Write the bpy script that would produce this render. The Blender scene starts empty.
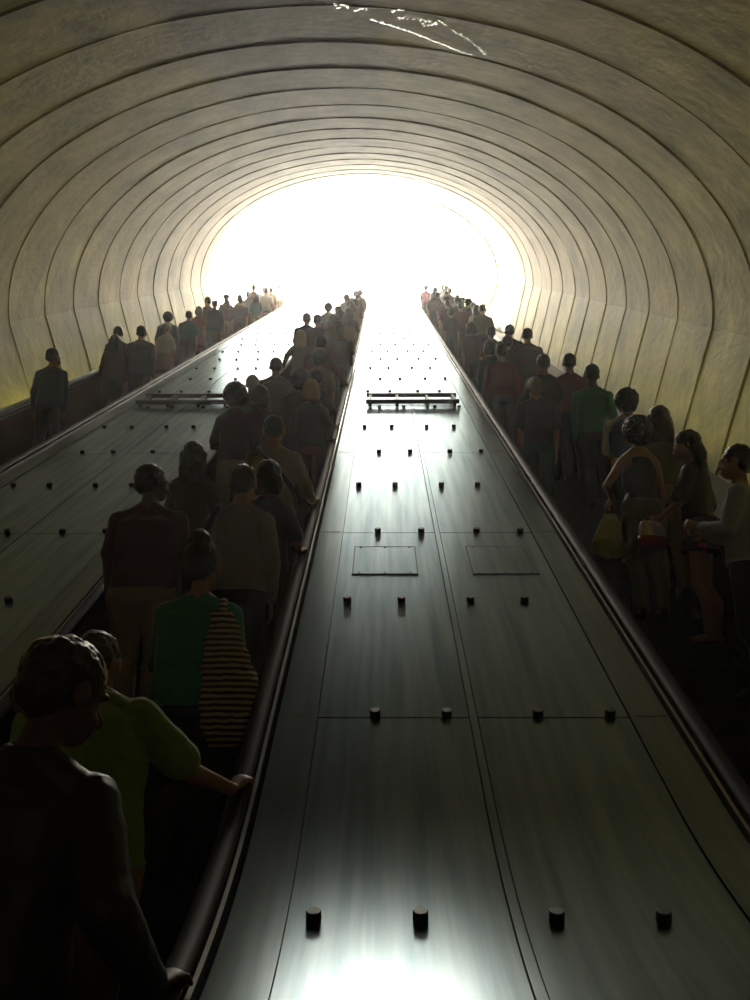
import bpy, bmesh, math, random
from mathutils import Vector, Matrix, Euler, noise
random.seed(7)
PI = math.pi
scene = bpy.context.scene
COL = scene.collection

# --------------------------------- camera, sky, light, exposure
CAM = Vector((0, 0, 1.74))
cd = bpy.data.cameras.new('camera')
cam = bpy.data.objects.new('camera', cd); COL.objects.link(cam)
cam.location = CAM
cam.rotation_euler = (math.radians(90 + 15.15), 0, math.radians(0.47))
cd.sensor_fit = 'VERTICAL'; cd.sensor_height = 24.0; cd.lens = 24.0 * 943 / 1000
cd.clip_start = 0.05; cd.clip_end = 500
scene.camera = cam
scene.view_settings.view_transform = 'Standard'
scene.view_settings.look = 'None'
scene.view_settings.gamma = 1
scene.view_settings.use_curve_mapping = False
scene.view_settings.exposure = -0.8
scene.cycles.use_denoising = True
scene.cycles.max_bounces = 10
scene.cycles.diffuse_bounces = 6
scene.cycles.glossy_bounces = 5
scene.cycles.sample_clamp_indirect = 20

SKY = 46.0; GLARE_HAZE = 0.0028
w = bpy.data.worlds.new('sky'); scene.world = w; w.use_nodes = True
bg = w.node_tree.nodes['Background']
bg.inputs[0].default_value = (1.0, 0.93, 0.78, 1); bg.inputs[1].default_value = SKY

S30, C30 = 0.5, math.sqrt(3) / 2
ES = Vector((0, C30, S30)); EN = Vector((0, -S30, C30))
def T(X, s, n): return Vector((X, 0, 0)) + ES * s + EN * n + CAM      # tunnel frame: along the slope, square to it

pd = bpy.data.lights.new('portal', 'AREA'); pd.shape = 'RECTANGLE'; pd.size = 12.4; pd.size_y = 8.8
pd.cycles.is_portal = True
po = bpy.data.objects.new('portal', pd); COL.objects.link(po)
po.location = T(-.7, 38.0, -0.7); # local -Z must look down the slope (-ES)
po.rotation_euler = (Vector((0, C30, S30))).to_track_quat('Z', 'Y').to_euler()

# --------------------------------- materials
# unseen fill light added behind the camera to lift the riders' dark backs
hl = bpy.data.lights.new('rear_fill', 'AREA'); hl.shape = 'RECTANGLE'; hl.size = 5.0; hl.size_y = .5; hl.energy = 60; hl.color = (1, .93, .88)
ho_ = bpy.data.objects.new('rear_fill', hl); COL.objects.link(ho_); ho_.location = (-.7, -3.4, 3.0); ho_.rotation_euler = (math.radians(84), 0, 0)
# -------------------- materials
def mat(name, col, rough=.6, metal=0.0, **kw):
    m = bpy.data.materials.new(name); m.use_nodes = True
    b = m.node_tree.nodes['Principled BSDF']
    b.inputs['Base Color'].default_value = (*col, 1); b.inputs['Roughness'].default_value = rough
    b.inputs['Metallic'].default_value = metal
    for k, v in kw.items(): b.inputs[k].default_value = v
    return m
def N(m, t, **kw):
    n = m.node_tree.nodes.new(t)
    for k, v in kw.items():
        if k in n.inputs: n.inputs[k].default_value = v
        else: setattr(n, k, v)
    return n
def L(m, a, ao, b, bi): m.node_tree.links.new(a.outputs[ao], b.inputs[bi])
def ramp(m, stops):
    r = N(m, 'ShaderNodeValToRGB'); e = r.color_ramp.elements
    while len(e) < len(stops): e.new(.5)
    for q, (p, c) in zip(e, stops): q.position = p; q.color = (*c, 1)
    return r
def concrete(name, stops):
    m = noisy(name, stops, 1.1, .78, .55, 12, (1, .5, .7), bscale=9, bdist=.03)
    b = m.node_tree.nodes['Principled BSDF']; src = b.inputs['Base Color'].links[0].from_node
    tc = N(m, 'ShaderNodeTexCoord'); mp = N(m, 'ShaderNodeMapping'); mp.inputs['Scale'].default_value = (.35, .55, .10); L(m, tc, 'Object', mp, 'Vector')
    n = N(m, 'ShaderNodeTexNoise', Scale=5, Detail=8, Roughness=.7); L(m, mp, 'Vector', n, 'Vector')
    r = ramp(m, [(.35, (.62, .60, .56)), (.6, (1.05, 1.03, 1))]); L(m, n, 'Fac', r, 'Fac')
    mx = N(m, 'ShaderNodeMix', data_type='RGBA', blend_type='MULTIPLY'); mx.inputs[0].default_value = 1
    L(m, src, 'Color', mx, 6); L(m, r, 'Color', mx, 7); m.node_tree.links.new(mx.outputs[2], b.inputs['Base Color']); return m
def steel(name, cols, rough=.33):
    m = noisy(name, [(.3, cols[0]), (.7, cols[1])], 2.4, rough, 0, 7, (7, .28, .28), 1.0)
    nt = m.node_tree; b = nt.nodes['Principled BSDF']; g = N(m, 'ShaderNodeBsdfGlossy'); g.distribution = 'BECKMANN'; g.inputs['Roughness'].default_value = rough
    src = b.inputs['Base Color'].links[0].from_node; nt.nodes.remove(b)
    L(m, src, 'Color', g, 'Color'); L(m, g, 'BSDF', nt.nodes['Material Output'], 'Surface'); return m
def noisy(name, stops, scale, rough=.85, bump=.2, detail=6, stretch=(1, 1, 1), metal=0, rr=None, bscale=None, bdist=.02):
    m = mat(name, stops[0][1], rough, metal); b = m.node_tree.nodes['Principled BSDF']
    tc = N(m, 'ShaderNodeTexCoord'); mp = N(m, 'ShaderNodeMapping'); mp.inputs['Scale'].default_value = stretch
    L(m, tc, 'Object', mp, 'Vector')
    n = N(m, 'ShaderNodeTexNoise', Scale=scale, Detail=detail, Roughness=.6); L(m, mp, 'Vector', n, 'Vector')
    r = ramp(m, stops); L(m, n, 'Fac', r, 'Fac'); L(m, r, 'Color', b, 'Base Color')
    n2 = N(m, 'ShaderNodeTexNoise', Scale=bscale or scale * 4, Detail=5); L(m, mp, 'Vector', n2, 'Vector')
    if bump:
        bp = N(m, 'ShaderNodeBump', Strength=bump, Distance=bdist); L(m, n2, 'Fac', bp, 'Height'); L(m, bp, 'Normal', b, 'Normal')
    if rr:
        q = N(m, 'ShaderNodeMapRange'); q.inputs['To Min'].default_value = rr[0]; q.inputs['To Max'].default_value = rr[1]
        q.inputs['From Min'].default_value = .3; q.inputs['From Max'].default_value = .7
        L(m, n, 'Fac', q, 'Value'); L(m, q, 'Result', b, 'Roughness')
    return m
M = {}
M['concrete'] = concrete('concrete', [(.30, (.070, .052, .035)), (.45, (.165, .125, .082)), (.58, (.225, .175, .115)), (.72, (.33, .265, .17))])
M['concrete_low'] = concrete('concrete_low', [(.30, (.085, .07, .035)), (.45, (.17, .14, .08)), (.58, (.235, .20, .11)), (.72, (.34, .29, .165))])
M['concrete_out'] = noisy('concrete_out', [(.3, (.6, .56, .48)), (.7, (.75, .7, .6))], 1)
M['steel'] = steel('brushed_steel', ((.19, .25, .28), (.32, .38, .41)), .28)
M['steel_dark'] = steel('dull_steel', ((.17, .21, .23), (.26, .30, .315)), .28)
M['trim'] = mat('bright_trim', (.38, .38, .37), .3, 1.0)
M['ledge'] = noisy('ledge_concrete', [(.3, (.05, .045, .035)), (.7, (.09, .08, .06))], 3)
M['stud'] = mat('black_rubber_stud', (.012, .012, .012), .45)
M['rubber'] = mat('handrail_rubber', (.010, .010, .011), .6, **{'Specular IOR Level': .25})
M['bronze'] = noisy('bronze_panel', [(.3, (.22, .10, .04)), (.7, (.32, .16, .065))], 3, .27, .02, 4, metal=1.0, bdist=.002)
M['step'] = noisy('step_metal', [(.3, (.05, .05, .05)), (.7, (.10, .10, .095))], 8, .5, .05, 4, metal=.7, bdist=.002)
M['comb'] = mat('comb_yellow', (.55, .38, .05), .5)
M['floor'] = noisy('floor_tile', [(.3, (.09, .055, .04)), (.7, (.14, .09, .065))], 4, .6, .1)
M['black'] = mat('black_paint', (.02, .02, .02), .5)
M['wet_glint'] = mat('mineral_glint', (.9, .9, .86), .22, .6)
M['leaf'] = noisy('leaf', [(.3, (.10, .22, .03)), (.7, (.25, .4, .08))], 6)
M['bark_and_lip_shade'] = noisy('bark_and_lip_shade', [(.3, (.10, .07, .05)), (.7, (.2, .15, .1))], 8)
def emit(name, col, st):
    m = mat(name, col); b = m.node_tree.nodes['Principled BSDF']
    b.inputs['Emission Color'].default_value = (*col, 1); b.inputs['Emission Strength'].default_value = st
    return m
M['tube'] = emit('lamp_tube', (.95, .92, .16), 170.0)
M['step_lamp'] = emit('step_lamp', (1.0, .45, .12), 5.0)

# --------------------------------- mesh helpers
class G:
    """collects shapes for ONE mesh"""
    def __init__(s): s.v = []; s.f = []
    def add(s, vs, fs, fn=None):
        o = len(s.v); s.v += [tuple(fn(Vector(p))) if fn else tuple(p) for p in vs]
        s.f += [tuple(i + o for i in f) for f in fs]
    def box(s, a, b, fn=None):
        x0, y0, z0 = a; x1, y1, z1 = b
        s.add([(x0, y0, z0), (x1, y0, z0), (x1, y1, z0), (x0, y1, z0), (x0, y0, z1), (x1, y0, z1), (x1, y1, z1), (x0, y1, z1)],
              [(0, 3, 2, 1), (4, 5, 6, 7), (0, 1, 5, 4), (1, 2, 6, 5), (2, 3, 7, 6), (3, 0, 4, 7)], fn)
    def ell(s, c, r, rot=None, fn=None, nu=18, nv=11):
        c = Vector(c); vs = []; fs = []
        R = Euler(rot).to_matrix() if rot else None
        vs.append(Vector((0, 0, r[2])))
        for j in range(1, nv):
            a = PI * j / nv
            for i in range(nu):
                b = 2 * PI * i / nu
                vs.append(Vector((r[0] * math.sin(a) * math.cos(b), r[1] * math.sin(a) * math.sin(b), r[2] * math.cos(a))))
        vs.append(Vector((0, 0, -r[2])))
        for i in range(nu): fs.append((0, 1 + i, 1 + (i + 1) % nu))
        for j in range(nv - 2):
            for i in range(nu):
                p = 1 + j * nu; fs.append((p + i, p + nu + i, p + nu + (i + 1) % nu, p + (i + 1) % nu))
        p = 1 + (nv - 2) * nu; e = len(vs) - 1
        for i in range(nu): fs.append((p + i, e, p + (i + 1) % nu))
        s.add([c + (R @ q if R else q) for q in vs], fs, fn)
    def cone(s, p0, p1, r0, r1, fn=None, n=14, flat=1.0, side=None):
        """tapered limb with round ends; flat squeezes it along `side`'s normal"""
        p0 = Vector(p0); p1 = Vector(p1); d = p1 - p0; l = d.length or 1e-6; d /= l
        u = Vector(side) if side else (Vector((1, 0, 0)) if abs(d.x) < .9 else Vector((0, 1, 0)))
        u = (u - d * u.dot(d)).normalized(); v = d.cross(u)
        rings = []
        for a in (80, 55, 28): rings.append((p0 - d * r0 * math.sin(math.radians(a)), r0 * math.cos(math.radians(a))))
        for t in (0, .33, .66, 1): rings.append((p0.lerp(p1, t), r0 + (r1 - r0) * t))
        for a in (28, 55, 80): rings.append((p1 + d * r1 * math.sin(math.radians(a)), r1 * math.cos(math.radians(a))))
        vs = []; fs = []
        for c, r in rings:
            for i in range(n):
                a = 2 * PI * i / n; vs.append(c + u * r * math.cos(a) + v * r * flat * math.sin(a))
        for j in range(len(rings) - 1):
            for i in range(n): fs.append((j * n + i, j * n + (i + 1) % n, (j + 1) * n + (i + 1) % n, (j + 1) * n + i))
        fs.append(tuple(range(n))[::-1]); fs.append(tuple((len(rings) - 1) * n + i for i in range(n)))
        s.add(vs, fs, fn)
    def loft(s, rings, fn=None, n=24, pw=2.3):
        """rings: (cx, cy, z, rx, ry)"""
        vs = []; fs = []
        for cx, cy, z, rx, ry in rings:
            for i in range(n):
                a = 2 * PI * i / n; c, q = math.cos(a), math.sin(a)
                vs.append((cx + rx * math.copysign(abs(c) ** (2 / pw), c), cy + ry * math.copysign(abs(q) ** (2 / pw), q), z))
        for j in range(len(rings) - 1):
            for i in range(n): fs.append((j * n + i, j * n + (i + 1) % n, (j + 1) * n + (i + 1) % n, (j + 1) * n + i))
        fs.append(tuple(range(n))[::-1]); fs.append(tuple((len(rings) - 1) * n + i for i in range(n)))
        s.add(vs, fs, fn)
    def tube(s, pts, r, n=8, closed=False):
        pts = [Vector(p) for p in pts]; vs = []; fs = []
        for j, p in enumerate(pts):
            d = (pts[min(j + 1, len(pts) - 1)] - pts[max(j - 1, 0)]).normalized()
            u = (Vector((1, 0, 0)) if abs(d.x) < .9 else Vector((0, 0, 1))); u = (u - d * u.dot(d)).normalized(); v = d.cross(u)
            rr = r(j / (len(pts) - 1)) if callable(r) else r
            rx, ry = rr if isinstance(rr, tuple) else (rr, rr)
            for i in range(n):
                a = 2 * PI * i / n; vs.append(p + u * rx * math.cos(a) + v * ry * math.sin(a))
        for j in range(len(pts) - 1):
            for i in range(n): fs.append((j * n + i, j * n + (i + 1) % n, (j + 1) * n + (i + 1) % n, (j + 1) * n + i))
        fs.append(tuple(range(n))[::-1]); fs.append(tuple((len(pts) - 1) * n + i for i in range(n)))
        s.add(vs, fs)
    def mesh(s, name, smooth=False):
        me = bpy.data.meshes.new(name); me.from_pydata(s.v, [], s.f); me.update()
        bm = bmesh.new(); bm.from_mesh(me); bmesh.ops.recalc_face_normals(bm, faces=bm.faces); bm.to_mesh(me); bm.free()
        if smooth: me.shade_smooth()
        return me
    def obj(s, name, m, parent=None, smooth=False, loc=None):
        me = s.mesh(name, smooth); me.materials.append(m)
        o = bpy.data.objects.new(name, me); COL.objects.link(o)
        if parent is not None: o.parent = parent
        if loc is not None: o.location = loc
        return o
    def remesh(s, name, m, vox, smooth=2, disp=None):
        me = s.mesh(name + '_raw'); o = bpy.data.objects.new(name, me); COL.objects.link(o)
        md = o.modifiers.new('r', 'REMESH'); md.mode = 'VOXEL'; md.voxel_size = vox; md.adaptivity = 0
        if smooth: sm = o.modifiers.new('s', 'SMOOTH'); sm.factor = .5; sm.iterations = smooth
        for (tex, st) in (disp or []):
            dm = o.modifiers.new('d', 'DISPLACE'); dm.texture = tex; dm.strength = st; dm.mid_level = .5; dm.texture_coords = 'LOCAL'
        dg = bpy.context.evaluated_depsgraph_get(); dg.update()
        nm = bpy.data.meshes.new_from_object(o.evaluated_get(dg)); nm.name = name
        bpy.data.objects.remove(o); bpy.data.meshes.remove(me)
        nm.materials.clear(); nm.materials.append(m); nm.shade_smooth()
        return nm
def clouds(name, sc, depth=2):
    t = bpy.data.textures.new(name, 'CLOUDS'); t.noise_scale = sc; t.noise_depth = depth; return t
TX = {'fold': clouds('fold', .11), 'curl': clouds('curl', .022, 1), 'strand': clouds('strand', .035, 2)}
def link(name, me, parent=None):
    o = bpy.data.objects.new(name, me); COL.objects.link(o)
    if parent is not None: o.parent = parent
    return o
def thing(name, label, cat, loc=(0, 0, 0), group=None):
    o = bpy.data.objects.new(name, None); COL.objects.link(o); o.location = loc; o.empty_display_size = .1
    o['label'] = label; o['category'] = cat
    if group: o['group'] = group
    return o
def tag(o, label, cat, group=None, kind=None):
    o['label'] = label; o['category'] = cat
    if group: o['group'] = group
    if kind: o['kind'] = kind
    return o

# --------------------------------- tunnel lining
XC, NC, AW, BH = -0.72, -1.25, 6.07, 3.93
PITCH = 1.874; S_END = 38.0; NR = 23
def shell_off(s, a):
    """radial offset: each ring flares outward up the slope, then steps back in at its joint"""
    i = math.floor((S_END - s) / PITCH + 1e-6); f = 1 - ((S_END - s) / PITCH - i)          # 0 just above a joint .. 1 at the next
    return i, f
def sect(ang):      # upper half: ang 0 = right kick, pi = left kick
    return Vector((math.cos(ang), math.sin(ang)))
def ring_profile(part):
    pts = []
    if part == 'ceiling':
        for j in range(97):
            a = PI * j / 96; pts.append((XC + AW * math.cos(a), NC + BH * math.sin(a), math.cos(a) * .8, math.sin(a)))
    elif part == 'wall_right':
        for j in range(9):
            t = j / 8 * 3.1; pts.append((XC + AW - .2 * t, NC - t, 1, -.1))
    else:
        for j in range(9):
            t = j / 8 * 3.1; pts.append((XC - AW + .2 * t, NC - t, -1, -.1))
    return pts
def lining(part, m):
    prof = ring_profile(part); np_ = len(prof); g = G(); rows = []
    for r in range(NR):
        s1 = S_END - r * PITCH; s0 = s1 - PITCH
        js = .02 * math.sin(r * 2.3)
        lip = .012 + .006 * math.sin(r * 1.7)
        # going down the slope: flared end at s1, small end at s0 with a dark open joint
        for s, off in ((s1, .0 + lip), (s1 - .5, lip * .5), (s0 + .5, .0), (s0 + .05, -.003), (s0 + .022, -.005 - lip * .3), (s0 + .018, .026 + lip * .5), (s0 + .002, .03 + lip * .5)):
            rows.append((s + js if s0 + .04 > s else s, off, r))
    for k, (s, off, r) in enumerate(rows):
        for j, (x, n, dx, dn) in enumerate(prof):
            wob = .012 * noise.noise(Vector((x * .9, n * .9, r * 3.7))) + .02 * max(0, noise.noise(Vector((x * .4, n * .5, r * 7.1))) - .25)
            ds = .03 * noise.noise(Vector((x * .8, n * .8, r * 5.1 + 9)))
            g.v.append(tuple(T(x + dx * (off + wob), s + ds, n + dn * (off + wob))))
    for k in range(len(rows) - 1):
        for j in range(np_ - 1):
            a = k * np_ + j; g.f.append((a, a + 1, a + np_ + 1, a + np_))
    me = bpy.data.meshes.new(part); me.from_pydata(g.v, [], g.f); me.update(); me.materials.append(m)
    o = link(part, me); o['kind'] = 'structure'
    return o
lining('ceiling', M['concrete']); lining('wall_right', M['concrete_low']); lining('wall_left', M['concrete_low'])
# longitudinal cold joint along both walls: narrow ledge
for nm, sg in (('trim_1', 1), ('trim_2', -1)):
    g = G()
    pts = []
    for k in range(220):
        s = -4.5 + k * 42.4 / 219
        pts.append(T(XC + sg * (AW + .055), s, NC + .02 * noise.noise(Vector((s * 1.5, sg, 0)))))
    g.tube(pts, .05, 6); o = g.obj(nm, M['concrete_low']); o['kind'] = 'structure'
# back wall of the lower chamber, sloping floor, landing floor
g = G(); pr = [(XC + (AW + .3) * math.cos(PI * j / 40), NC + (BH + .3) * math.sin(PI * j / 40)) for j in range(41)]
pr += [(XC - AW - .3, NC - 3.2), (XC + AW + .3, NC - 3.2)]
vs = [T(x, -4.7, n) for x, n in pr] + [T(x, -4.95, n) for x, n in pr]; k = len(pr)
g.add(vs, [tuple(range(k)), tuple(range(2 * k - 1, k - 1, -1))] + [(i, (i + 1) % k, k + (i + 1) % k, k + i) for i in range(k)])
g.obj('wall_back', M['concrete'])['kind'] = 'structure'
g = G(); g.box((XC - AW - .3, -4.7, NC - 3.3), (XC + AW + .3, 47, NC - 3.1), lambda p: T(p.x, p.y, p.z)); g.obj('floor_slope', M['concrete_low'])['kind'] = 'structure'
g = G(); g.box((XC - AW - .2, -5.2, -.2), (XC + AW + .2, 2.1, 0)); g.obj('floor', M['floor'])['kind'] = 'structure'
# ledges beside the outer escalators, with lamp troughs
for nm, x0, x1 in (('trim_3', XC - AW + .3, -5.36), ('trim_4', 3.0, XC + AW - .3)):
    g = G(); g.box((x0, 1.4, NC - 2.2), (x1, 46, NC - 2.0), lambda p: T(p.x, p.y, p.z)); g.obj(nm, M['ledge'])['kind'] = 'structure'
def trough_lamp(X, s, label, group):
    t = thing('trough_lamp', label, 'lamp', T(X, s, NC - 2.0), group)
    t.rotation_euler = (math.radians(30), 0, 0)
    g = G(); g.box((-.11, -.65, 0), (.11, .65, .05)); g.box((-.11, -.65, .05), (-.095, .65, .1)); g.box((.095, -.65, .05), (.11, .65, .1)); g.obj('housing', M['black'], t)
    g = G(); g.tube([(0, -.6, .085), (0, .6, .085)], .02, 8); g.obj('tube', M['tube'], t)
for i in range(13):
    s = 4.0 + i * 2.6
    trough_lamp(-5.95, s, 'fluorescent tube lamp lying in the trough between left escalator and wall', 'trough lamps along the left wall')
    trough_lamp(3.55, s, 'fluorescent tube lamp lying in the trough between right escalator and wall', 'trough lamps along the right wall')

# mineral seep streaks on the ceiling, wet glints put in as pale shiny flakes (X, s, n in the tunnel frame)
STR = [([(-.135, 12.2, 2.65), (.127, 12.46, 2.63), (.414, 12.75, 2.60), (.677, 13.03, 2.565), (.91, 13.26, 2.527), (1.16, 13.45, 2.478)], .014),
       ([(.837, 12.24, 2.54), (1.057, 12.59, 2.50), (1.244, 12.98, 2.46), (1.347, 13.23, 2.436)], .009)]
for pts, r in STR:
    g = G(); rnd = random.Random(5)
    for a, b in zip(pts, pts[1:]):
        for k in range(14):
            p = Vector(a).lerp(Vector(b), (k + rnd.random()) / 14); q = T(p.x + rnd.uniform(-.02, .02), p.y + rnd.uniform(-.02, .02), p.z - .012)
            g.ell(q, (r * rnd.uniform(.8, 2.4), r * rnd.uniform(.8, 2.2), r * .35), (math.radians(30), 0, 0), nu=7, nv=5)
    g.obj('seep_glint_1' if r > .01 else 'seep_glint_2', M['wet_glint'])['kind'] = 'structure'
g = G(); rnd = random.Random(8)
for x, s_, n_ in ((-.485, 11.6, 2.667), (-.444, 11.68, 2.666), (.273, 12.0, 2.617), (.447, 12.0, 2.597), (.587, 12.01, 2.58), (.637, 12.08, 2.57), (.574, 12.22, 2.58), (-.243, 11.79, 2.657), (.154, 11.76, 2.63)):
    for k in range(7): g.ell(T(x + rnd.gauss(0, .05), s_ + rnd.gauss(0, .05), n_ - .012), (rnd.uniform(.008, .03), rnd.uniform(.008, .03), .005), (math.radians(30), 0, 0), nu=7, nv=5)
g.obj('seep_glint_3', M['wet_glint'])['kind'] = 'structure'

# --------------------------------- open sunlit collar beyond the tunnel mouth
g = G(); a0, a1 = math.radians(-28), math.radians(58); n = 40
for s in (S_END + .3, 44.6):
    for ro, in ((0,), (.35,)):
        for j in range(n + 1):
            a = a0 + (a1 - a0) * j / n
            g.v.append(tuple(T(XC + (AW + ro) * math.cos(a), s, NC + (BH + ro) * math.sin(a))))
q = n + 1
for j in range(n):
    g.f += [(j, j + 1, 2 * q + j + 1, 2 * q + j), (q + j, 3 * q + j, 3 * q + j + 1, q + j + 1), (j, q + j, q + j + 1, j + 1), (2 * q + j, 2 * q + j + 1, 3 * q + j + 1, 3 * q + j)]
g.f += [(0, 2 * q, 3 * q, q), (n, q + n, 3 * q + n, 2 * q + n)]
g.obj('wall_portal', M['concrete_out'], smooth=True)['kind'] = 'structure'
g = G(); g.tube([T(XC + (AW - .03) * math.cos(a0 + (a1 - a0) * j / n), 44.65, NC + (BH - .03) * math.sin(a0 + (a1 - a0) * j / n)) for j in range(n + 1)], lambda t: .07, 8)
g.obj('shaded_lip', M['bark_and_lip_shade'], smooth=True)['kind'] = 'structure'  # dark brown tube: the shade on the collar's lip put into its colour
g = G(); g.box((-30, 46.0, 24.3), (30, 90, 24.5)); g.obj('floor_street', M['concrete_out'])['kind'] = 'structure'
# tree above the mouth
tr = thing('street_tree', 'small green tree glimpsed in the glare at the right of the tunnel mouth', 'tree', (6.2, 53, 24.5))
g = G(); g.tube([(0, 0, 0), (.1, .05, 1.8), (.05, .1, 3.4), (.3, .1, 5.0)], lambda t: .16 * (1 - .6 * t), 10)
for k in range(7):
    a = k * 2.4; g.tube([(.07, .06, 2.2 + k * .3), (.07 + .9 * math.cos(a), .9 * math.sin(a), 3.2 + k * .35)], lambda t: .05 * (1 - .7 * t), 6)
g.obj('trunk', M['bark_and_lip_shade'], tr, True)
g = G(); rnd = random.Random(3)
for k in range(2600):
    c = Vector((rnd.gauss(0, .8), rnd.gauss(0, .8), 4.3 + rnd.gauss(0, .8))); d = Vector((rnd.uniform(-1, 1), rnd.uniform(-1, 1), rnd.uniform(-1, 1))).normalized(); e = d.orthogonal().normalized()
    g.add([c - d * .09, c + e * .04, c + d * .09, c - e * .04], [(0, 1, 2, 3)])
g.obj('foliage', M['leaf'], tr)

# --------------------------------- paths along the escalators
def path(offset, z_flat, c, R, y0, s_len, y_top=42.6):
    """polyline: flat at z_flat, arc of radius R, 30 degree slope z = c + .5774 y; then offset square to itself"""
    y_i = (z_flat - c) / math.tan(PI / 6); t = R * math.tan(PI / 12)
    pts = []
    for k in range(7): pts.append((y0 + (y_i - t - y0) * k / 6, z_flat, 0.0))
    for k in range(1, 121):
        a = PI / 6 * k / 120; pts.append((y_i - t + R * math.sin(a), z_flat + R * (1 - math.cos(a)), a))
    y1, z1, _ = pts[-1]
    nseg = 60
    for k in range(1, nseg + 1):
        y = y1 + (y_top - y1) * k / nseg; pts.append((y, z1 + (y - y1) * math.tan(PI / 6), PI / 6))
    y2, z2, _ = pts[-1]
    for k in range(1, 9):
        a = PI / 6 * (1 - k / 8); a_m = PI / 6 * (1 - (k - .5) / 8)
        y2 += .22 * math.cos(a_m); z2 += .22 * math.sin(a_m); pts.append((y2, z2, a))
    pts.append((y2 + 2.0, z2, 0.0))
    out = [(y - math.sin(a) * offset, z + math.cos(a) * offset, a) for y, z, a in pts]
    # cumulative arc length measured so that 0 is where the slope plane would meet y = 0
    return out
U = 1.19
DC = -.733
DECK = path(0, 1.0, DC, 4.165, 1.19, 0)
def arclen(P):
    L_ = [0.0]
    for a, b in zip(P, P[1:]): L_.append(L_[-1] + math.hypot(b[0] - a[0], b[1] - a[1]))
    return L_
DLEN = arclen(DECK)
LMAX = DLEN[-1]; DTOP = LMAX - 2.0 - 1.76
def on_deck(l, up=0.0):
    """point (y, z, angle) at arc length l along the deck, raised by up"""
    l = max(0, min(l, DLEN[-1] - 1e-4))
    lo, hi = 0, len(DLEN) - 1
    while hi - lo > 1:
        m_ = (lo + hi) // 2
        if DLEN[m_] <= l: lo = m_
        else: hi = m_
    t = (l - DLEN[lo]) / (DLEN[hi] - DLEN[lo]); A, B = DECK[lo], DECK[hi]
    y, z, a = (A[i] + (B[i] - A[i]) * t for i in range(3))
    return y - math.sin(a) * up, z + math.cos(a) * up, a
def l_of_y(y):
    for k in range(len(DECK) - 1):
        if DECK[k + 1][0] >= y: return DLEN[k] + (y - DECK[k][0]) / (DECK[k + 1][0] - DECK[k][0]) * (DLEN[k + 1] - DLEN[k])
def strip(g, l0, l1, prof, closed=True, step=.3):
    """sweep the closed profile [(X, up), ...] along the deck from l0 to l1"""
    q = len(prof); o = len(g.v); cuts = [l0, l1]
    cuts += [.6 + .018 * k for k in range(150)] + [3.4 + 2.5 * k for k in range(24)] + [DTOP + .1 * k for k in range(20)]
    ls = sorted(c for c in set(cuts) if l0 <= c <= l1)
    for l in ls:
        for X, up in prof:
            y, z, a = on_deck(l, up * U); g.v.append((X * U, y, z))
    for k in range(len(ls) - 1):
        for i in range(q): g.f.append((o + k * q + i, o + k * q + (i + 1) % q, o + (k + 1) * q + (i + 1) % q, o + (k + 1) * q + i))
    g.f.append(tuple(o + i for i in range(q))[::-1]); g.f.append(tuple(o + (len(ls) - 1) * q + i for i in range(q)))
L0 = l_of_y(3.85 * U)             # first crosswise sheet joint (image row 718)
SHEET = 2.54 * U
HW = .81
def divider(Xc, label, studs=True):
    t = thing('escalator_divider', label, 'escalator divider', (Xc, 0, 0))
    def sub(name, prof, m, l0=0.0, l1=LMAX, smooth=False):
        g = G(); strip(g, l0, l1, [(X, u) for X, u in prof]); return g.obj(name, m, t, smooth)
    sub('base', [(-HW + .03, -.9), (HW - .03, -.9), (HW - .03, -.02), (-HW + .03, -.02)], M['black'])
    for sg in (-1, 1):
        sub('edge_strip', [(sg * .62, -.02), (sg * (HW - .035), -.02), (sg * (HW - .035), .006), (sg * .62, .006)], M['steel_dark'])
        g = G()
        strip(g, 0, LMAX, [(sg * (HW - .033), -.08), (sg * (HW - .004), -.08), (sg * (HW - .002), .0), (sg * (HW - .003), .014), (sg * (HW - .016), .014)])
        g.obj('edge_trim', M['trim'], t)
        sub('seam_cover', [(sg * .620, -.01), (sg * .634, -.01), (sg * .634, .007), (sg * .620, .007)], M['steel_dark'])
    sub('centre_strip', [(-.014, -.01), (.014, -.01), (.014, .004), (-.014, .004)], M['steel'])
    b = [0.0, L0] + [L0 + SHEET * k for k in range(1, 40) if L0 + SHEET * k < LMAX] + [LMAX]
    for l0, l1 in zip(b, b[1:]):
        for sg in (-1, 1):
            x0, x1 = (-.618, -.0185) if sg < 0 else (.0185, .618)
            g = G(); strip(g, l0 + .006, l1 - .006, [(x0, -.012), (x1, -.012), (x1, 0), (x0, 0)]); g.obj('cover_panel', M['steel'], t)
    for l in b[1:9]:
        for sg in (-1, 1):
            g = G(); strip(g, l - .004, l + .004, [(sg * .64, .0), (sg * .772, .0), (sg * .772, .0075), (sg * .64, .0075)]); g.obj('strip_joint', M['black'], t)
    g = G(); g.loft([(0, 0, .0005, .025, .025), (0, 0, .029, .025, .025), (0, 0, .032, .022, .022)], n=16, pw=2); me = g.mesh('stud'); me.materials.append(M['stud'])
    k = -1; cnt = 0
    while cnt < 96:
        l = L0 + .02 + 1.27 * U * k
        for X in ((-.547, -.26, .105, .391) if k % 2 else (-.391, -.105, .26, .547)):
            y, z, a = on_deck(l, 0); o = link('stud', me, t); o.location = (X * U, y, z); o.rotation_euler = (a, 0, 0); cnt += 1
        k += 1
    return t
dr = divider(.428, 'brushed steel divider deck between centre and right escalators, studded, filling the foreground')
dl = divider(-2.83, 'brushed steel studded divider deck between the left and centre escalators')
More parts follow.
